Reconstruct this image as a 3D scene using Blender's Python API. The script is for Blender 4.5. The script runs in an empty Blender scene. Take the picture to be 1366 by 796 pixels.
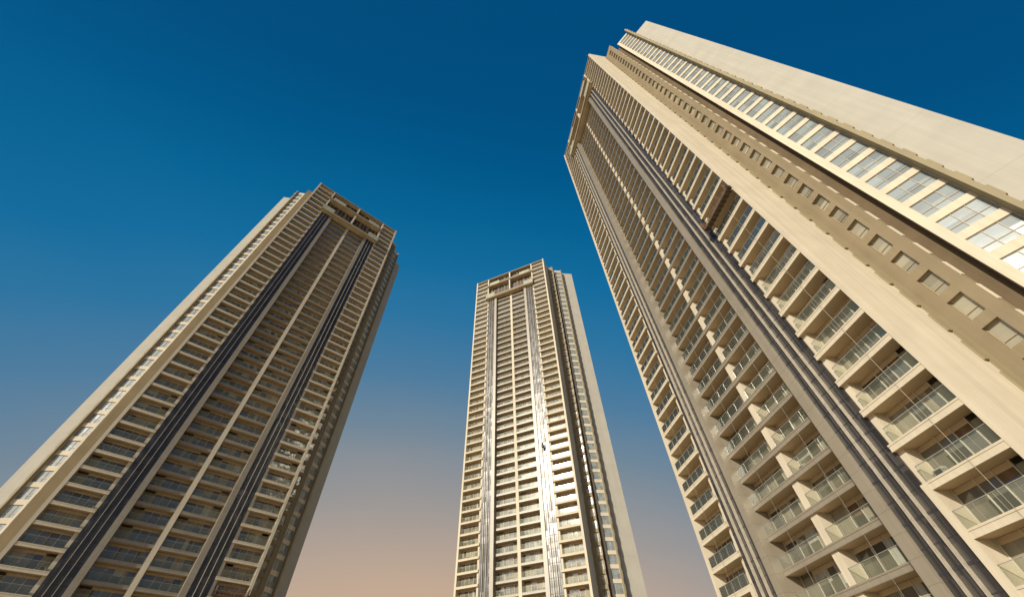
import bpy, bmesh, math, random
from mathutils import Matrix, Vector

random.seed(7)
R = math.radians
sc = bpy.context.scene
COL = sc.collection

# ------------------------------------------------------------------ materials
def new_mat(name):
    m = bpy.data.materials.new(name)
    m.use_nodes = True
    nt = m.node_tree
    return m, nt, nt.nodes['Principled BSDF']

def paint(name, c, rough=0.75, var=0.10, streak=0.0, joints=None, bump=0.15, spec=0.3):
    """weathered painted render: blotches, rain streaks and optional joints"""
    m, nt, b = new_mat(name)
    N, Lk = nt.nodes, nt.links
    tc = N.new('ShaderNodeTexCoord')
    n1 = N.new('ShaderNodeTexNoise'); n1.inputs['Scale'].default_value = 0.35; n1.inputs['Detail'].default_value = 8
    Lk.new(tc.outputs['Object'], n1.inputs['Vector'])
    mp = N.new('ShaderNodeMapping'); mp.inputs['Scale'].default_value = (2.2, 2.2, 0.06)
    Lk.new(tc.outputs['Object'], mp.inputs['Vector'])
    n2 = N.new('ShaderNodeTexNoise'); n2.inputs['Scale'].default_value = 1.0; n2.inputs['Detail'].default_value = 5
    Lk.new(mp.outputs[0], n2.inputs['Vector'])
    def mr(src, lo, hi):
        r = N.new('ShaderNodeMapRange'); r.inputs['From Min'].default_value = 0.3; r.inputs['From Max'].default_value = 0.7
        r.inputs['To Min'].default_value = lo; r.inputs['To Max'].default_value = hi
        Lk.new(src, r.inputs['Value']); return r.outputs[0]
    a = mr(n1.outputs['Fac'], 1 - var, 1 + var)
    s = mr(n2.outputs['Fac'], 1 - streak, 1 + streak * 0.5)
    mul = N.new('ShaderNodeMath'); mul.operation = 'MULTIPLY'
    Lk.new(a, mul.inputs[0]); Lk.new(s, mul.inputs[1])
    out = mul.outputs[0]
    if joints:
        sx = N.new('ShaderNodeSeparateXYZ'); Lk.new(tc.outputs['Object'], sx.inputs[0])
        md = N.new('ShaderNodeMath'); md.operation = 'PINGPONG'; md.inputs[1].default_value = joints / 2
        Lk.new(sx.outputs['Z'], md.inputs[0])
        lt = N.new('ShaderNodeMath'); lt.operation = 'LESS_THAN'; lt.inputs[1].default_value = 0.018
        Lk.new(md.outputs[0], lt.inputs[0])
        ma = N.new('ShaderNodeMath'); ma.operation = 'MULTIPLY_ADD'; ma.inputs[1].default_value = -0.3; ma.inputs[2].default_value = 1.0
        Lk.new(lt.outputs[0], ma.inputs[0])
        m2 = N.new('ShaderNodeMath'); m2.operation = 'MULTIPLY'
        Lk.new(out, m2.inputs[0]); Lk.new(ma.outputs[0], m2.inputs[1]); out = m2.outputs[0]
    vm = N.new('ShaderNodeVectorMath'); vm.operation = 'SCALE'; vm.inputs[0].default_value = c
    Lk.new(out, vm.inputs['Scale'])
    Lk.new(vm.outputs[0], b.inputs['Base Color'])
    b.inputs['Roughness'].default_value = rough
    b.inputs['Specular IOR Level'].default_value = spec
    if bump:
        n3 = N.new('ShaderNodeTexNoise'); n3.inputs['Scale'].default_value = 6; n3.inputs['Detail'].default_value = 6
        Lk.new(tc.outputs['Object'], n3.inputs['Vector'])
        bp = N.new('ShaderNodeBump'); bp.inputs['Strength'].default_value = bump; bp.inputs['Distance'].default_value = 0.03
        Lk.new(n3.outputs['Fac'], bp.inputs['Height']); Lk.new(bp.outputs[0], b.inputs['Normal'])
    return m

def glass_dark(name, c, rough, spec=0.7, cell=None, var=0.5, ior=1.5, tilt=0.02):
    """dark architectural glass: reflective, tint varies from pane to pane, slightly wavy"""
    m, nt, b = new_mat(name)
    N, Lk = nt.nodes, nt.links
    oi = N.new('ShaderNodeObjectInfo')
    tc = N.new('ShaderNodeTexCoord')
    mp = N.new('ShaderNodeMapping'); mp.inputs['Scale'].default_value = cell or (0.8, 0.8, 0.7)
    Lk.new(tc.outputs['Object'], mp.inputs['Vector'])
    sn = N.new('ShaderNodeVectorMath'); sn.operation = 'FLOOR'; Lk.new(mp.outputs[0], sn.inputs[0])
    ad = N.new('ShaderNodeVectorMath'); ad.operation = 'ADD'
    Lk.new(sn.outputs[0], ad.inputs[0]); Lk.new(oi.outputs['Random'], ad.inputs[1])
    wn = N.new('ShaderNodeTexWhiteNoise'); Lk.new(ad.outputs[0], wn.inputs['Vector'])
    mr = N.new('ShaderNodeMapRange'); mr.inputs['To Min'].default_value = 1 - var; mr.inputs['To Max'].default_value = 1 + var
    Lk.new(wn.outputs['Value'], mr.inputs['Value'])
    vm = N.new('ShaderNodeVectorMath'); vm.operation = 'SCALE'; vm.inputs[0].default_value = c
    Lk.new(mr.outputs[0], vm.inputs['Scale']); Lk.new(vm.outputs[0], b.inputs['Base Color'])
    b.inputs['Roughness'].default_value = rough
    b.inputs['Specular IOR Level'].default_value = spec
    b.inputs['IOR'].default_value = ior
    n3 = N.new('ShaderNodeTexNoise'); n3.inputs['Scale'].default_value = 0.9; n3.inputs['Detail'].default_value = 1
    Lk.new(tc.outputs['Object'], n3.inputs['Vector'])
    bp = N.new('ShaderNodeBump'); bp.inputs['Strength'].default_value = 0.25; bp.inputs['Distance'].default_value = 0.03
    Lk.new(n3.outputs['Fac'], bp.inputs['Height'])
    sb = N.new('ShaderNodeVectorMath'); sb.operation = 'SUBTRACT'; sb.inputs[1].default_value = (0.5, 0.5, 0.5)   # every pane sits a little differently
    Lk.new(wn.outputs['Color'], sb.inputs[0])
    sl = N.new('ShaderNodeVectorMath'); sl.operation = 'SCALE'; sl.inputs['Scale'].default_value = tilt * 2
    Lk.new(sb.outputs[0], sl.inputs[0])
    an = N.new('ShaderNodeVectorMath'); an.operation = 'ADD'; Lk.new(bp.outputs[0], an.inputs[0]); Lk.new(sl.outputs[0], an.inputs[1])
    nn = N.new('ShaderNodeVectorMath'); nn.operation = 'NORMALIZE'; Lk.new(an.outputs[0], nn.inputs[0])
    Lk.new(nn.outputs[0], b.inputs['Normal'])
    return m

def glass_rail(name):
    """greenish balustrade glass, dusty so it catches some light"""
    m, nt, b = new_mat(name)
    N, Lk = nt.nodes, nt.links
    out = N['Material Output']
    N.remove(b)
    df = N.new('ShaderNodeBsdfDiffuse'); df.inputs[0].default_value = (0.50, 0.52, 0.40, 1)
    gl = N.new('ShaderNodeBsdfGlossy'); gl.inputs['Roughness'].default_value = 0.16
    tr = N.new('ShaderNodeBsdfTransparent'); tr.inputs[0].default_value = (0.95, 0.965, 0.94, 1)
    mx = N.new('ShaderNodeMixShader'); mx.inputs[0].default_value = 0.06
    Lk.new(tr.outputs[0], mx.inputs[1]); Lk.new(df.outputs[0], mx.inputs[2])
    fr = N.new('ShaderNodeFresnel'); fr.inputs[0].default_value = 1.26
    mx2 = N.new('ShaderNodeMixShader')
    Lk.new(fr.outputs[0], mx2.inputs[0]); Lk.new(mx.outputs[0], mx2.inputs[1]); Lk.new(gl.outputs[0], mx2.inputs[2])
    Lk.new(mx2.outputs[0], out.inputs[0])
    return m

def plain(name, c, rough=0.5, metal=0.0, spec=0.5):
    m, nt, b = new_mat(name)
    N, Lk = nt.nodes, nt.links
    tc = N.new('ShaderNodeTexCoord')
    n1 = N.new('ShaderNodeTexNoise'); n1.inputs['Scale'].default_value = 3; n1.inputs['Detail'].default_value = 4
    Lk.new(tc.outputs['Object'], n1.inputs['Vector'])
    mr = N.new('ShaderNodeMapRange'); mr.inputs['From Min'].default_value = 0.3; mr.inputs['From Max'].default_value = 0.7
    mr.inputs['To Min'].default_value = 0.85; mr.inputs['To Max'].default_value = 1.12
    Lk.new(n1.outputs['Fac'], mr.inputs['Value'])
    vm = N.new('ShaderNodeVectorMath'); vm.operation = 'SCALE'; vm.inputs[0].default_value = c
    Lk.new(mr.outputs[0], vm.inputs['Scale']); Lk.new(vm.outputs[0], b.inputs['Base Color'])
    b.inputs['Roughness'].default_value = rough; b.inputs['Metallic'].default_value = metal
    b.inputs['Specular IOR Level'].default_value = spec
    return m

M = dict(
    cream=paint('cream_render', (0.61, 0.535, 0.41), var=0.06, streak=0.10),
    fin=paint('pale_wing_render', (0.415, 0.39, 0.335), var=0.05, streak=0.06, joints=11.56),
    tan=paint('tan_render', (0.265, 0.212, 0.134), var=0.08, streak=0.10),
    olive=paint('olive_render', (0.30, 0.25, 0.155), var=0.08, streak=0.08),
    taupe=paint('taupe_cladding', (0.28, 0.24, 0.18), var=0.08, streak=0.10, joints=1.445, rough=0.42, spec=0.9),
    ceiling=paint('soffit_render', (0.56, 0.43, 0.28), var=0.12, streak=0.0),
    shaft=paint('recess_shade_render', (0.20, 0.145, 0.085), var=0.15, streak=0.1),  # brown made darker than the walls, painting in the shade of deep recesses
    roof=paint('roof_screed', (0.32, 0.28, 0.22), var=0.15),
    frame=plain('pale_window_frame', (0.62, 0.57, 0.47), 0.45),
    wframe=plain('tan_window_frame', (0.40, 0.32, 0.21), 0.5),
    panel=paint('grey_parapet_panel', (0.38, 0.37, 0.28), var=0.1, streak=0.12),
    rail=plain('steel_handrail', (0.40, 0.38, 0.32), 0.5, 0.15),
    wire=plain('steel_cable', (0.32, 0.28, 0.22), 0.4, 0.3),
    mull=plain('pale_aluminium_fin', (0.52, 0.46, 0.37), 0.45, 0.2),
    door=glass_dark('door_glass', (0.112, 0.100, 0.074), 0.10, 0.5, (0.75, 0.5, 0.6), 0.6, 1.9),
    curtain=paint('curtain_lining', (0.30, 0.27, 0.20), var=0.2, streak=0.25, bump=0),
    net=paint('net_curtain', (0.42, 0.41, 0.36), var=0.15, streak=0.3, bump=0),
    drape=paint('brown_drape', (0.17, 0.105, 0.06), var=0.2, streak=0.3, bump=0),
    strip=glass_dark('curtain_wall_glass', (0.044, 0.039, 0.034), 0.31, 0.5, (1.0, 0.4, 0.692), 0.5, 1.65, 0.035),
    bar=plain('dark_aluminium_bar', (0.055, 0.052, 0.06), 0.4, 0.3),
    win=glass_dark('wing_window_glass', (0.25, 0.29, 0.30), 0.12, 0.8, (0.9, 0.9, 0.9), 0.25),
    swin=glass_dark('small_window_glass', (0.27, 0.25, 0.19), 0.15, 0.8, (0.8, 0.8, 0.9), 0.4),
    bal=glass_rail('balustrade_glass'),
    rust=plain('rusty_steel', (0.17, 0.09, 0.05), 0.8, 0.2),
    wood=plain('scaffold_boards', (0.13, 0.085, 0.05), 0.85),
    black=plain('black_steel', (0.05, 0.042, 0.034), 0.6, 0.3),
    sack=plain('rubble_sacks', (0.33, 0.28, 0.20), 0.9),
)

# ------------------------------------------------------------------ mesh helpers
class MB:
    """collects boxes, prisms and bars into ONE mesh with several materials"""
    def __init__(s):
        s.v, s.f, s.mi, s.mats = [], [], [], []
    def m(s, name):
        if name not in s.mats: s.mats.append(name)
        return s.mats.index(name)
    def box(s, x0, x1, y0, y1, z0, z1, mat, xf=None, under=None):
        if x1 < x0: x0, x1 = x1, x0
        if y1 < y0: y0, y1 = y1, y0
        n = len(s.v)
        for z in (z0, z1):
            for x, y in ((x0, y0), (x1, y0), (x1, y1), (x0, y1)):
                s.v.append(xf(x, y, z) if xf else (x, y, z))
        k = s.m(mat)
        fs = [(3, 2, 1, 0), (4, 5, 6, 7), (0, 1, 5, 4), (1, 2, 6, 5), (2, 3, 7, 6), (3, 0, 4, 7)]
        for i, q in enumerate(fs):
            s.f.append(tuple(n + a for a in q))
            s.mi.append(s.m(under) if (under and i == 0) else k)
    def prism(s, pts, z0, z1, mat):
        n = len(s.v); c = len(pts)
        for z in (z0, z1):
            for x, y in pts: s.v.append((x, y, z))
        k = s.m(mat)
        s.f.append(tuple(n + i for i in reversed(range(c)))); s.mi.append(k)
        s.f.append(tuple(n + c + i for i in range(c))); s.mi.append(k)
        for i in range(c):
            j = (i + 1) % c
            s.f.append((n + i, n + j, n + c + j, n + c + i)); s.mi.append(k)
    def bar(s, a, b, r, mat, seg=6):
        a, b = Vector(a), Vector(b); d = (b - a).normalized()
        p = d.orthogonal().normalized(); q = d.cross(p)
        n = len(s.v); k = s.m(mat)
        for c in (a, b):
            for i in range(seg):
                t = 2 * math.pi * i / seg
                s.v.append(tuple(c + p * (r * math.cos(t)) + q * (r * math.sin(t))))
        for i in range(seg):
            j = (i + 1) % seg
            s.f.append((n + i, n + j, n + seg + j, n + seg + i)); s.mi.append(k)
        s.f.append(tuple(n + i for i in reversed(range(seg)))); s.mi.append(k)
        s.f.append(tuple(n + seg + i for i in range(seg))); s.mi.append(k)
    def add(s, o, off):
        n = len(s.v)
        s.v += [(a + off[0], b + off[1], c + off[2]) for a, b, c in o.v]
        s.f += [tuple(n + i for i in q) for q in o.f]
        s.mi += [s.m(o.mats[i]) for i in o.mi]
    def mesh(s, name):
        me = bpy.data.meshes.new(name)
        me.from_pydata(s.v, [], s.f)
        for k in s.mats: me.materials.append(M[k])
        me.polygons.foreach_set('material_index', s.mi)
        bm = bmesh.new(); bm.from_mesh(me)
        bmesh.ops.recalc_face_normals(bm, faces=bm.faces)
        bm.to_mesh(me); bm.free()
        me.update()
        return me

def put(name, me, parent=None, loc=(0, 0, 0), kind=None, label=None):
    o = bpy.data.objects.new(name, me); COL.objects.link(o)
    o.parent = parent; o.location = loc
    if kind: o['kind'] = kind
    if label: o['label'] = label
    return o

# ------------------------------------------------------------------ dimensions (metres, tower plan: u along the front, v back, z up)
F = 2.89                       # storey
Z0 = 1.6                       # eye height
def zu(n): return 2.52 + Z0 + F * n      # underside of balcony slab n
TOP = 150.0 + Z0
NB = 50                        # corner bays run to storey 50
NC = 45                        # middle bays stop under the crown
S30, C30 = math.sin(R(30)), math.cos(R(30))
BAYS = [(-13.55, 5.85, 0.06, 1.40, 'cream'), (-3.475, 6.05, 1.0, 2.4, 'taupe'),
        (3.475, 6.05, 1.0, 2.4, 'taupe'), (13.75, 5.40, 0.06, 1.40, 'cream')]
BAYS[0] = (-13.775, 5.35, 0.06, 1.40, 'cream')
BAYS[3] = (13.775, 5.35, 0.06, 1.40, 'cream')

def slab_mb(w, vf, vg, mat, e0=0.0, e1=0.0):
    b = MB(); x0, x1 = -w/2 - e0, w/2 + e1
    b.box(x0, x1, vf, vg + 0.12, 0, 0.48, mat, under='ceiling')
    b.box(x0, x1, vf - 0.03, vf + 0.1, 0.36, 0.485, mat)          # raised lip along the edge
    b.box(x0, x1, vf - 0.03, vf + 0.04, -0.03, 0.06, mat)         # drip
    return b
def balustrade_mb(w, vf, vg):
    b = MB(); n = 4
    for i in range(n):
        x0 = -w/2 + w*i/n + 0.03; x1 = -w/2 + w*(i+1)/n - 0.03
        b.box(x0, x1, vf + 0.06, vf + 0.075, 0.53, 1.50, 'bal')
    for i in range(n + 1):
        x = min(max(-w/2 + w*i/n, -w/2 + 0.03), w/2 - 0.03)
        b.box(x - 0.014, x + 0.014, vf + 0.085, vf + 0.11, 0.48, 1.54, 'rail')
    b.box(-w/2, w/2, vf + 0.05, vf + 0.10, 1.52, 1.55, 'rail')
    return b
def door_mb(w, vf, vg, rnd):
    b = MB(); h0, h1 = 0.48, F
    xs = [-w/2, -w/2 + w*0.30, -w/2 + w*0.52, -w/2 + w*0.74, w/2]
    b.box(-w/2, w/2, vg + 0.06, vg + 0.10, h0, h1, 'door')
    for i, x in enumerate(xs):
        x = min(max(x, -w/2 + 0.05), w/2 - 0.05)
        b.box(x - 0.032, x + 0.032, vg - 0.02, vg + 0.058, h0, h1, 'frame')
    b.box(-w/2 + 0.1, w/2 - 0.1, vg + 0.03, vg + 0.055, h1 - 0.36, h1 - 0.02, 'ceiling')      # beam over the doors
    for i in range(4):                                               # blinds drawn behind some panes
        if rnd.random() < 0.42:
            d = rnd.choice((0.5, 0.9, 1.4, 2.06, 2.06)); q = rnd.choice((0.25, 0.5, 1.0, 1.0)) * (xs[i+1] - xs[i] - 0.1)
            b.box(xs[i] + 0.05, xs[i] + 0.05 + q, vg + 0.045, vg + 0.0595, h0 + 2.1 - d, h0 + 2.1, rnd.choice(('curtain', 'curtain', 'net', 'drape')))
    if rnd.random() < 0.6:                                           # solid wall panel at one end
        e = rnd.choice((0, 3))
        b.box(xs[e] + 0.06, xs[e+1] - 0.06, vg + 0.03, vg + 0.0597, h0, h1 - 0.01, 'curtain')
    return b

BAL = []
for (uc, w, vf, vg, mat) in BAYS:
    rn = random.Random(int(uc * 10) + 50)
    BAL.append(dict(slab=slab_mb(w, vf, vg, mat, *((0.0, 0.53) if uc < -9 else (0.53, 0.0) if uc > 9 else (0.0, 0.449) if uc < 0 else (0.449, 0.0))), rail=balustrade_mb(w, vf, vg),
                    doors=[door_mb(w, vf, vg, rn) for _ in range(9)]))
for d in BAL:
    d['slab_me'] = d['slab'].mesh('balcony'); d['rail_me'] = d['rail'].mesh('balustrade')
    d['door_me'] = [x.mesh('glazed_door') for x in d['doors']]

# ---- window meshes
HEAD0 = 30.1 + Z0 - 10 * F     # head of a wing window
WS0, WS1, WH = 0.87, 4.12, 2.04
def wing_window_mbs():
    """three by two panes; local x along the wall, y back, z up from the sill"""
    fr, pn = MB(), MB()
    w = WS1 - WS0
    pn.box(0.02, w - 0.02, 0.14, 0.17, 0.02, WH - 0.02, 'win')
    for i in range(4):
        x = min(max(w*i/3, 0.04), w - 0.04)
        fr.box(x - 0.028, x + 0.028, 0.08, 0.138, 0.0, WH, 'wframe')
    for z in (0.03, 0.70, WH - 0.03):
        fr.box(0.085, w/3 - 0.042, 0.085, 0.137, z - 0.03, z + 0.03, 'wframe')
        fr.box(w/3 + 0.042, 2*w/3 - 0.042, 0.085, 0.137, z - 0.03, z + 0.03, 'wframe')
        fr.box(2*w/3 + 0.042, w - 0.085, 0.085, 0.137, z - 0.03, z + 0.03, 'wframe')
    return fr, pn
SW = 1.24; SH = 2.05
def small_window_mbs():
    fr, pn = MB(), MB()
    pn.box(0.02, SW - 0.02, 0.335, 0.36, 0.02, SH - 0.02, 'swin')
    for x in (0.03, SW - 0.03): fr.box(x - 0.03, x + 0.03, 0.27, 0.333, 0, SH, 'wframe')
    for z in (0.03, 0.66, SH - 0.03): fr.box(0.062, SW - 0.062, 0.275, 0.332, z - 0.03, z + 0.03, 'wframe')
    return fr, pn
WFR, WPN = wing_window_mbs(); SFR, SPN = small_window_mbs()
WFR_ME, WPN_ME = WFR.mesh('window_frame'), WPN.mesh('window_pane')
SFR_ME, SPN_ME = SFR.mesh('window_frame'), SPN.mesh('window_pane')

acb = MB()
acb.box(-0.42, 0.42, -0.15, 0.17, 0.06, 0.68, 'net'); acb.box(-0.3, 0.22, -0.162, -0.151, 0.12, 0.62, 'bar'); acb.box(-0.38, -0.3, -0.14, 0.16, 0.0, 0.059, 'bar'); acb.box(0.3, 0.38, -0.14, 0.16, 0.0, 0.059, 'bar')
AC_ME = acb.mesh('air_conditioner')
def mirror_mb(b):
    c = MB(); c.v = [(-x, y, z) for x, y, z in b.v]; c.f = [tuple(reversed(q)) for q in b.f]
    c.mi = list(b.mi); c.mats = list(b.mats); return c

# ------------------------------------------------------------------ a tower
def tower(name, label, x, y, ang, first_floor, wings, cables=(), dv=0.945):
    root = bpy.data.objects.new(name, None); COL.objects.link(root)
    root.location = (x, y, 0); root.rotation_euler = (0, 0, ang)
    root['label'] = label; root['category'] = 'tower'; root['group'] = 'high-rise apartment towers'
    rnd = random.Random(int(x * 7))
    # core: closes the building behind bays
    b = MB()
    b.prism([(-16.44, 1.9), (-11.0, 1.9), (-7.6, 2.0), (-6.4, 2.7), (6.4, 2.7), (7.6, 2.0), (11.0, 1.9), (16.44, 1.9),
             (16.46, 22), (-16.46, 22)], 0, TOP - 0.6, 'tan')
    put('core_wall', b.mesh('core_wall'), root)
    b = MB(); b.prism([(-16.9, 2.0), (16.9, 2.0), (16.9, 22.2), (-16.9, 22.2)], TOP - 0.59, TOP - 0.25, 'roof')
    b.box(-16.4, 16.4, 0.10, 0.40, TOP - 0.55, TOP, 'tan')               # roof edge beam on the front
    b.box(-16.4, 16.4, 0.40, 2.0, TOP - 0.55, TOP - 0.26, 'cream', under='ceiling')
    put('roof', b.mesh('roof'), root)
    # piers of the front
    for s in (-1, 1):
        b = MB()
        b.box(s*16.45, s*17.0, 0.0, 6.0, 0, TOP + 0.15, 'cream')
        put('side_wall', b.mesh('side_wall'), root)
        b = MB(); b.box(s*10.56, s*11.1, 0.42, 1.95, 0, zu(45) + 1.4, 'cream'); b.box(s*10.562, s*11.098, 0.02, 0.43, 0, zu(3) + 0.41, 'cream'); put('pilaster', b.mesh('pilaster'), root)
        b = MB(); b.box(s*10.58, s*11.1, 0.02, 1.95, zu(45) + 1.41, TOP - 0.56, 'cream'); put('pilaster', b.mesh('pilaster'), root)
        b = MB(); b.box(s*6.5, s*7.5, 0.0, 2.68, 0, zu(45) + 1.4, 'taupe'); put('pilaster', b.mesh('pilaster'), root)
        # dark curtain wall strip, panes one storey in two rows, three columns
        b = MB(); b.box(s*7.5, s*10.55, 0.30, 2.0, 0, zu(45) + 1.4, 'strip')
        n = 0
        z = 0.3
        while z < zu(45) + 1.3:
            b.box(s*7.505, s*10.545, 0.277, 0.31, z, z + (0.16 if n % 2 == 0 else 0.06), 'bar'); z += F/2; n += 1
        for u in (8.0, 9.0, 10.05): b.box(s*(u-0.025), s*(u+0.025), 0.235, 0.31, 0, zu(45) + 1.35, 'bar')
        put('curtain_wall', b.mesh('curtain_wall'), root)
        for u in (8.5, 9.53):
            b = MB(); b.box(s*(u-0.035), s*(u+0.035), -0.03, 0.31, 0, zu(45) + 1.38, 'mull'); put('glazing_fin', b.mesh('glazing_fin'), root)
    b = MB(); b.box(-0.42, 0.42, dv, 2.69, 0, zu(45) + 1.4, 'cream'); put('dividing_wall', b.mesh('dividing_wall'), root)
    # crown
    zs = 134.2 + Z0
    b = MB()
    b.box(-11.3, 11.3, -1.0, 2.7, zs, zs + 0.5, 'tan', under='ceiling')
    b.box(-11.3, 11.3, -1.02, -0.75, zs - 0.02, zs + 1.35, 'tan')
    for s in (-1, 1):
        b.box(s*7.0, s*11.32, -1.06, -0.8, zs + 0.6, zs + 3.1, 'panel')
        b.box(s*11.05, s*11.31, -0.79, 0.0, zs - 0.01, zs + 3.0, 'tan')
    put('crown_terrace', b.mesh('crown_terrace'), root)
    zt = 143.4 + Z0
    b = MB()
    b.box(-11.1, 11.1, -0.5, 2.0, zt, zt + 0.45, 'tan', under='ceiling')
    b.box(-11.1, 11.1, -0.52, -0.3, zt - 0.02, zt + 1.1, 'tan')
    for s in (-1, 1):
        b.box(s*5.0, s*9.8, -0.56, -0.34, zt + 0.4, zt + 2.3, 'panel')
    put('crown_terrace', b.mesh('crown_terrace'), root)
    b = MB(); b.box(-0.3, 0.3, -0.28, 1.6, zs + 0.5, zt - 0.03, 'cream'); b.box(-0.3, 0.3, 0.1, 1.6, zt + 0.46, TOP - 0.56, 'cream')
    put('crown_post', b.mesh('crown_post'), root)
    b = MB()
    for (a, c) in ((zs + 0.5, zt - 0.03), (zt + 0.46, TOP - 0.6)):
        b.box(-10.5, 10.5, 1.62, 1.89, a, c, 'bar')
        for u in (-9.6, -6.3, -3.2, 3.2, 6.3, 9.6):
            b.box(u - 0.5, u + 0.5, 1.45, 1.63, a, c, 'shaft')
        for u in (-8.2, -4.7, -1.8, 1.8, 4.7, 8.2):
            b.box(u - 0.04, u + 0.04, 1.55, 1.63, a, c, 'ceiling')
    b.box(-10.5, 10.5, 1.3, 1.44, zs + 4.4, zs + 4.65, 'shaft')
    put('crown_glazing', b.mesh('crown_glazing'), root)
    # balconies: the 25 lowest storeys in view are parts, all others one mass
    rest = MB()
    for i, (uc, w, vf, vg, mat) in enumerate(BAYS):
        d = BAL[i]
        top = NC if i in (1, 2) else NB
        for n in range(0, top + 1):
            k = rnd.randrange(9)
            if first_floor <= n < first_floor + 25:
                o = put('balcony', d['slab_me'], root, (uc, 0, zu(n)))
                if n < NB and rnd.random() < 0.3:
                    sx = rnd.choice((-1, 1)); ac = put('air_conditioner', AC_ME, o, (uc*0 + sx*(w/2 - 0.55), vg - 0.28, 0.49))
                put('balustrade', d['rail_me'], o); put('glazed_door', d['door_me'][k], o)
            else:
                rest.add(d['slab'], (uc, 0, zu(n)))
                if n < NB or i in (1, 2): rest.add(d['rail'], (uc, 0, zu(n))); rest.add(d['doors'][k], (uc, 0, zu(n)))
    put('balcony', rest.mesh('upper_balconies'), root, kind='stuff')
    # thin cable hanging in front of each bay
    for uc in cables:
        c = abs(uc) < 6
        b = MB(); b.bar((uc, 0.9 if c else -0.03, 2), (uc, 0.9 if c else -0.03, zu(45)), 0.014, 'wire', 5)
        put('cable', b.mesh('cable'), root)
    # wings
    for s, g in wings.items():
        u1, P3, LEN, PRO, fu, seen = g['edge'], g['start'], g['len'], g['pier'], g['fin'], g['seen']
        # front-facing plate with small windows
        u0 = 17.005
        wa = u0 + (u1 - u0)*0.33; wb = wa + SW
        b = MB()
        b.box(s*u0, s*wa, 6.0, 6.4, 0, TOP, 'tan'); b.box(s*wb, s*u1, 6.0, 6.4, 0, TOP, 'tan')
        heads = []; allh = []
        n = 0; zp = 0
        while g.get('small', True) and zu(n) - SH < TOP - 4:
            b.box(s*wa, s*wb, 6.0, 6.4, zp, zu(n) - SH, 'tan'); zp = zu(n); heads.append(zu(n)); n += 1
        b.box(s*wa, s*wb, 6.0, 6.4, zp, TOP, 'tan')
        allh = [zu(n) for n in range(51)]
        for h in allh: b.box(s*u1, s*(u1 + 0.05), 6.02, 6.38, h - 2.0, h - 0.3, 'cream')     # brackets on the free edge
        put('window_wall', b.mesh('window_wall'), root)
        b = MB()
        b.box(s*17.003, s*17.10, 5.3, 5.995, 0, TOP - 0.2, 'olive')
        for h in allh:
            b.box(s*17.003, s*17.16, 4.95, 5.295, h - 2.15, h - 0.35, 'olive')
        put('corner_strip', b.mesh('corner_strip'), root)
        # angled wing wall with wide windows
        def xw(px, py, pz, s=s, P3=P3):      # px along the wing, py back from its face
            return (s*(P3[0] + C30*px - S30*py), P3[1] + S30*px + C30*py, pz)
        ws0 = 0.17*LEN; ws1 = 0.895*LEN; k_w = (ws1 - ws0) / (WS1 - WS0)
        b = MB()
        b.box(0.0, ws0, 0.0, 0.45, 0, TOP, 'cream', xw)
        b.box(ws1, ws1 + 0.04, 0.0, 0.45, 0, TOP, 'cream', xw)
        k = 0; zp = 0; sills = []
        while True:
            h = HEAD0 + F*k; sill = h - WH; k += 1
            if sill < 1.0: continue
            if h > TOP - 0.6: break
            b.box(ws0, ws1, 0.0, 0.45, zp, sill, 'cream', xw); zp = h; sills.append(sill)
        b.box(ws0, ws1, 0.0, 0.45, zp, TOP, 'cream', xw)
        put('wing_wall', b.mesh('wing_wall'), root)
        b = MB()
        b.box(ws1 + 0.045, LEN, -PRO, 0.46, 0, TOP + 0.3, 'olive', xw)
        for z in sills:
            b.box(LEN, LEN + 0.16, -PRO + 0.05, -PRO*0.4, z + 0.1, z + 1.75, 'olive', xw)
        put('wing_pier', b.mesh('wing_pier'), root)
        # shaft behind the plate and the body behind the wing wall
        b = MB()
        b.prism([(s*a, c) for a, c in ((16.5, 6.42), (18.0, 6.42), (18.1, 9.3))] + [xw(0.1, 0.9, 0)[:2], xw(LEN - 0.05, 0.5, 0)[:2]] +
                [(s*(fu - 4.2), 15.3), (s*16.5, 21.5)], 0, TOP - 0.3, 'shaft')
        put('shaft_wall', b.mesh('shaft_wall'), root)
        # tall blank wing
        P6 = (fu, g.get('finv', 15.5))
        def xq(px, py, pz, s=s, P6=P6): return (s*(P6[0] + C30*px - S30*py), P6[1] + S30*px + C30*py, pz)
        b = MB(); b.box(-6.5, 0.0, 0.0, 2.4, 0, TOP + 0.2, 'fin', xq)
        put('blank_wing', b.mesh('blank_wing'), root)
        rot = s * R(30)
        if seen:
            for z in sills:
                o = put('window', WFR_ME, root, xw(ws0 if s > 0 else ws1, 0.0, z)); o.rotation_euler = (0, 0, rot); o.scale = (k_w, 1, 1)
                put('pane', WPN_ME, o)
            for h in heads:
                o = put('window', SFR_ME, root, (s*wa if s > 0 else s*wb, 6.0, h - SH)); put('pane', SPN_ME, o)
        else:
            b = MB()
            for z in sills:
                for q in (WFR, WPN):
                    n0 = len(b.v)
                    b.add(q, (0, 0, 0))
                    for i in range(n0, len(b.v)):
                        X, Y, Z = b.v[i]; b.v[i] = xw(ws0 + X*k_w, Y, z + Z)
            for h in heads:
                for q in (SFR, SPN): b.add(q, (s*wa if s > 0 else s*wb, 6.0, h - SH))
            put('side_window', b.mesh('far_windows'), root, kind='stuff')
    return root

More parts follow.
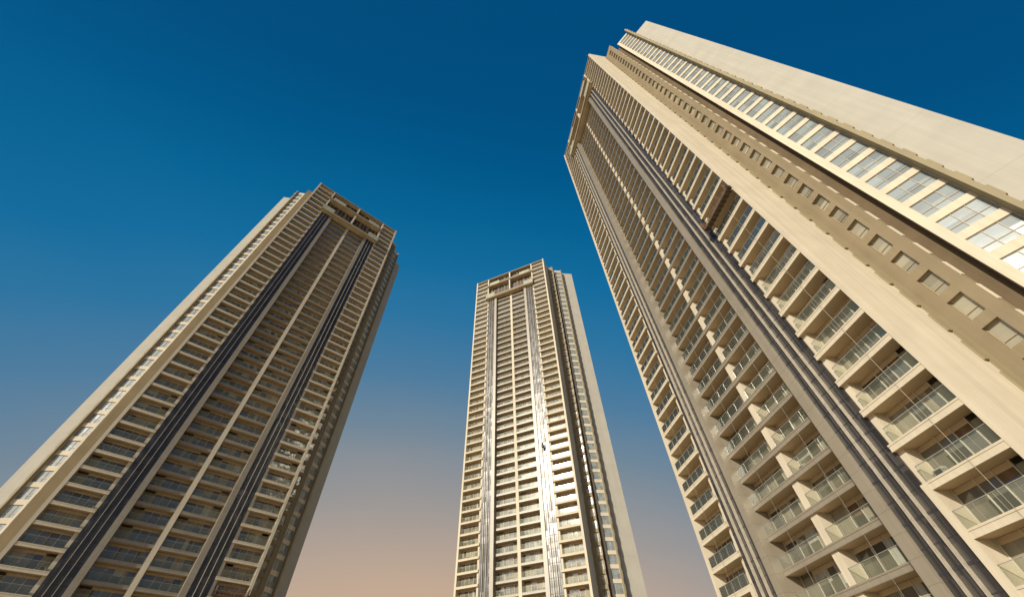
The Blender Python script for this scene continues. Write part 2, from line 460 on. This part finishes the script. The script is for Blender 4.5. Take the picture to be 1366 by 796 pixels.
TW = dict(L=(-61.2746875, 72.7163580, .739957559), M=(-.8045388, 107.418379, -.396349937), R=(24.9284008, 37.5228969, -1.38764001))
tL = tower('apartment_tower', 'leftmost high-rise tower leaning right, with its front in raking light and dark right side',
           *TW['L'], 5, {-1: dict(edge=19.45, start=(19.75, 8.4), len=3.0, pier=0.6, fin=25.7, seen=True, small=False), 1: dict(edge=20.4, start=(20.4, 8.4), len=3.4, pier=0.6, fin=27.5, seen=False)})
tM = tower('apartment_tower', 'middle, farthest tower, smallest in view, its whole front washed in bright sun',
           *TW['M'], 7, {-1: dict(edge=19.2, start=(19.3, 8.4), len=3.1, pier=0.5, fin=25.6, seen=False), 1: dict(edge=19.2, start=(19.3, 8.4), len=3.1, pier=0.4, fin=26.0, finv=14.0, seen=True)})
tR = tower('apartment_tower', 'nearest and largest tower, at right, with a broad blank cream wall against the sky',
           *TW['R'], 1, {-1: dict(edge=19.8, start=(20.3, 8.3), len=3.8, pier=0.8, fin=27, seen=False), 1: dict(edge=20.3, start=(21.0, 8.42), len=4.4, pier=1.1, fin=28.4, seen=True)}, (-13.7, -3.5, 3.75, 14.2), 1.16)

# ------------------------------------------------------------------ hanging work platforms
def tl_world(k, u, v, z):
    x, y, t = TW[k]
    return (x + math.cos(t)*u - math.sin(t)*v, y + math.sin(t)*u + math.cos(t)*v, z)

def cradle(label, k, u, v, z, length, ropes_to, load):
    root = bpy.data.objects.new('suspended_platform', None); COL.objects.link(root)
    root.location = tl_world(k, u, v, z); root.rotation_euler = (0, 0, TW[k][2])
    root['label'] = label; root['category'] = 'work platform'
    h = length / 2
    b = MB(); b.box(-h, h, -0.36, 0.36, 0, 0.07, 'wood'); b.box(-h, h, -0.38, -0.33, 0.07, 0.25, 'wood'); b.box(-h, h, 0.33, 0.38, 0.07, 0.25, 'wood')
    for i in range(9):
        x = -h + 0.1 + (length - 0.2) * i / 8
        b.box(x - 0.05, x + 0.05, -0.4, 0.4, -0.12, -0.002, 'black')
    put('deck', b.mesh('deck'), root)
    for sy in (-0.35, 0.35):
        b = MB(); n = 8
        for zz in (0.62, 1.12): b.bar((-h, sy, zz), (h, sy, zz), 0.035, 'rust')
        for i in range(n + 1):
            x = -h + length*i/n; b.bar((x, sy, 0.02), (x, sy, 1.12), 0.03, 'rust')
            if i < n: b.bar((x, sy, 0.1 if i % 2 else 1.1), (x + length/n, sy, 1.1 if i % 2 else 0.1), 0.022, 'rust')
        put('railing', b.mesh('railing'), root)
    for sx in (-1, 1):
        b = MB(); b.box(sx*(h+0.02), sx*(h + 0.42), -0.3, 0.3, 0.15, 0.75, 'black'); b.box(sx*(h+0.02), sx*(h+0.1), -0.45, 0.45, 0.0, 1.5, 'rust')
        b.bar((sx*(h+0.2), 0, 0.75), (sx*(h+0.2), 0, 1.7), 0.06, 'black')
        put('hoist', b.mesh('hoist'), root)
        b = MB(); b.bar((sx*(h+0.2), 0, 1.7), (sx*(h+0.2), 0, ropes_to - z), 0.012, 'wire', 4); put('rope', b.mesh('rope'), root)
    if load:
        b = MB(); rr = random.Random(3)
        for i in range(load):
            x = rr.uniform(-h + 0.4, h - 0.4); w = rr.uniform(0.2, 0.4)
            b.box(x - w, x + w, -0.3 + rr.uniform(0, 0.2), 0.3, 0.075, 0.3 + rr.uniform(0, 0.45), rr.choice(('sack', 'wood', 'rust')))
        put('load', b.mesh('load'), root)
    return root

cradle('long rusty work platform with dark underside hanging across the nearest tower',
       'R', 13.7, -0.75, 46.7, 5.4, TOP, 6)
cradle('rusty work platform loaded with sacks and boards at the lower right of the leftmost tower',
       'L', 13.9, -0.75, 21.9, 5.0, TOP, 14)
# small bucket on the curtain wall of the middle tower
def bucket():
    root = bpy.data.objects.new('maintenance_bucket', None); COL.objects.link(root)
    root.location = tl_world('M', 9.0, -0.6, 60.2); root.rotation_euler = (0, 0, TW['M'][2])
    root['label'] = 'small dark one-man maintenance bucket hanging on the glass strip of the middle tower'; root['category'] = 'work bucket'; root.scale = (0.75, 0.75, 0.8)
    b = MB(); b.box(-0.42, 0.42, -0.35, 0.35, 0, 0.06, 'black'); b.box(-0.42, 0.42, -0.37, -0.33, 0.06, 1.0, 'black'); b.box(-0.42, 0.42, 0.33, 0.37, 0.06, 1.0, 'black')
    b.box(-0.44, -0.40, -0.35, 0.35, 0.06, 1.0, 'black'); b.box(0.40, 0.44, -0.35, 0.35, 0.06, 1.0, 'black')
    put('tub', b.mesh('tub'), root)
    b = MB()
    for x in (-0.4, 0.4): b.bar((x, 0, 1.0), (x, 0, 1.9), 0.04, 'black')
    b.bar((-0.4, 0, 1.9), (0.4, 0, 1.9), 0.05, 'black'); b.box(-0.25, 0.25, -0.2, 0.2, 1.35, 1.84, 'black')
    put('yoke', b.mesh('yoke'), root)
    b = MB(); b.bar((0, 0, 1.95), (0, 0, (TOP - 60.2 - 16)/0.8), 0.012, 'wire', 4); put('rope', b.mesh('rope'), root)
bucket()

# ------------------------------------------------------------------ ground
bm = bmesh.new()
g = paint('sandy_ground', (0.50, 0.41, 0.28), var=0.25, bump=0.3, rough=0.95)
bmesh.ops.create_circle(bm, cap_ends=True, segments=96, radius=6000)
me = bpy.data.meshes.new('ground'); bm.to_mesh(me); bm.free(); me.materials.append(g)
put('ground', me, kind='structure')

# ------------------------------------------------------------------ sky and sun
SUN_AZ, SUN_EL = -127.0, 26.0                      # degrees from +X, counter-clockwise
w = bpy.data.worlds.new('World'); sc.world = w; w.use_nodes = True
N, Lk = w.node_tree.nodes, w.node_tree.links
bg = N['Background']
sky = N.new('ShaderNodeTexSky'); sky.sky_type = 'NISHITA'; sky.sun_disc = False
sky.sun_elevation = R(SUN_EL); sky.sun_rotation = R(90 - SUN_AZ)
sky.air_density = 1.0; sky.dust_density = 2.5; sky.ozone_density = 3.0; sky.altitude = 0
# hazy glow low over the horizon opposite the sun, clean deep blue overhead; the plain Nishita sky on the sun's side
tcw = N.new('ShaderNodeTexCoord')
dp = N.new('ShaderNodeVectorMath'); dp.operation = 'DOT_PRODUCT'
GA, GE = R(102), R(-40)
dp.inputs[1].default_value = (math.cos(GA)*math.cos(GE), math.sin(GA)*math.cos(GE), math.sin(GE))
Lk.new(tcw.outputs['Generated'], dp.inputs[0])
mrw = N.new('ShaderNodeMapRange'); mrw.inputs['From Min'].default_value = -1; mrw.inputs['From Max'].default_value = 1
hz = N.new('ShaderNodeTexNoise'); hz.inputs['Scale'].default_value = 1.3; hz.inputs['Detail'].default_value = 5
hm = N.new('ShaderNodeMapping'); hm.inputs['Scale'].default_value = (1, 1, 3.5)
Lk.new(tcw.outputs['Generated'], hm.inputs['Vector']); Lk.new(hm.outputs[0], hz.inputs['Vector'])
ha = N.new('ShaderNodeMath'); ha.operation = 'MULTIPLY_ADD'; ha.inputs[1].default_value = 0.09; ha.inputs[2].default_value = -0.045
Lk.new(hz.outputs['Fac'], ha.inputs[0])
hs = N.new('ShaderNodeMath'); Lk.new(dp.outputs['Value'], hs.inputs[0]); Lk.new(ha.outputs[0], hs.inputs[1])      # uneven haze
Lk.new(hs.outputs[0], mrw.inputs['Value'])
cr = N.new('ShaderNodeValToRGB'); cr.color_ramp.interpolation = 'LINEAR'
stops = [(-0.58, (0, 76, 125)), (-0.45, (0, 80, 129)), (-0.32, (0, 89, 139)), (-0.19, (6, 100, 149)), (-0.06, (20, 109, 158)), (0.07, (46, 117, 161)),
         (0.2, (79, 125, 159)), (0.329, (117, 137, 153)), (0.459, (156, 152, 150)), (0.589, (196, 170, 147)), (0.77, (216, 183, 150))]
e = cr.color_ramp.elements
while len(e) < len(stops): e.new(0.5)
def lin(v): v /= 255; return v/12.92 if v <= 0.04045 else ((v + 0.055)/1.055)**2.4
for el, (p, c) in zip(e, stops):
    el.position = (p + 1) / 2; el.color = (lin(c[0]), lin(c[1]), lin(c[2]), 1)
Lk.new(mrw.outputs[0], cr.inputs[0])
m4 = N.new('ShaderNodeVectorMath'); m4.operation = 'SCALE'; m4.inputs['Scale'].default_value = 1/0.08
Lk.new(cr.outputs[0], m4.inputs[0])
dh = N.new('ShaderNodeVectorMath'); dh.operation = 'DOT_PRODUCT'
dh.inputs[1].default_value = (math.cos(R(95)), math.sin(R(95)), 0); Lk.new(tcw.outputs['Generated'], dh.inputs[0])
mf = N.new('ShaderNodeMapRange'); mf.inputs['From Min'].default_value = -0.6; mf.inputs['From Max'].default_value = -0.12
mf.inputs['To Min'].default_value = 0.0; mf.inputs['To Max'].default_value = 0.985
Lk.new(dh.outputs['Value'], mf.inputs['Value'])
mxw = N.new('ShaderNodeMix'); mxw.data_type = 'RGBA'
Lk.new(mf.outputs[0], mxw.inputs['Factor'])
ci = [i for i in mxw.inputs if i.type == 'RGBA']; co_ = [o for o in mxw.outputs if o.type == 'RGBA'][0]
Lk.new(sky.outputs[0], ci[0]); Lk.new(m4.outputs[0], ci[1])
Lk.new(co_, bg.inputs['Color']); bg.inputs['Strength'].default_value = 0.08

sd = bpy.data.lights.new('sun', 'SUN'); sd.energy = 4.6; sd.angle = R(0.53); sd.color = (1.0, 0.915, 0.75)
so = bpy.data.objects.new('sun', sd); COL.objects.link(so)
d = Vector((math.cos(R(SUN_AZ))*math.cos(R(SUN_EL)), math.sin(R(SUN_AZ))*math.cos(R(SUN_EL)), math.sin(R(SUN_EL))))
so.rotation_euler = d.to_track_quat('Z', 'Y').to_euler(); so.location = (0, 0, 300)

# ------------------------------------------------------------------ camera (13.8 mm on full frame, looking up)
fpx, pitch, roll = 522.671604, .880511617, .0347625227
def rollm(v):
    c, s = math.cos(roll), math.sin(roll); return Vector((c*v[0] - s*v[1], s*v[0] + c*v[1], v[2]))
up = rollm((0, math.cos(pitch), math.sin(pitch))); fw = rollm((0, -math.sin(pitch), math.cos(pitch))); rt = rollm((1, 0, 0))
cx_ = Vector((rt[0], fw[0], up[0])); cy_ = Vector((rt[1], fw[1], up[1])); cz_ = -Vector((rt[2], fw[2], up[2]))
mat = Matrix((cx_, cy_, cz_)).transposed().to_4x4(); mat.translation = (0, 0, Z0)
cd = bpy.data.cameras.new('camera'); cd.sensor_width = 36; cd.lens = fpx/1366*36; cd.clip_start = 0.1; cd.clip_end = 20000
co = bpy.data.objects.new('camera', cd); COL.objects.link(co); co.matrix_world = mat; sc.camera = co

vs = sc.view_settings
sc.display_settings.display_device = 'sRGB'
vs.view_transform = 'Standard'; vs.look = 'None'; vs.gamma = 1; vs.use_curve_mapping = False; vs.exposure = 0.0
sc.render.engine = 'CYCLES'
cy = sc.cycles
cy.max_bounces = 6; cy.diffuse_bounces = 4; cy.glossy_bounces = 4; cy.transparent_max_bounces = 12; cy.transmission_bounces = 4
cy.use_denoising = True
cy.caustics_reflective = False; cy.caustics_refractive = False; cy.sample_clamp_indirect = 6
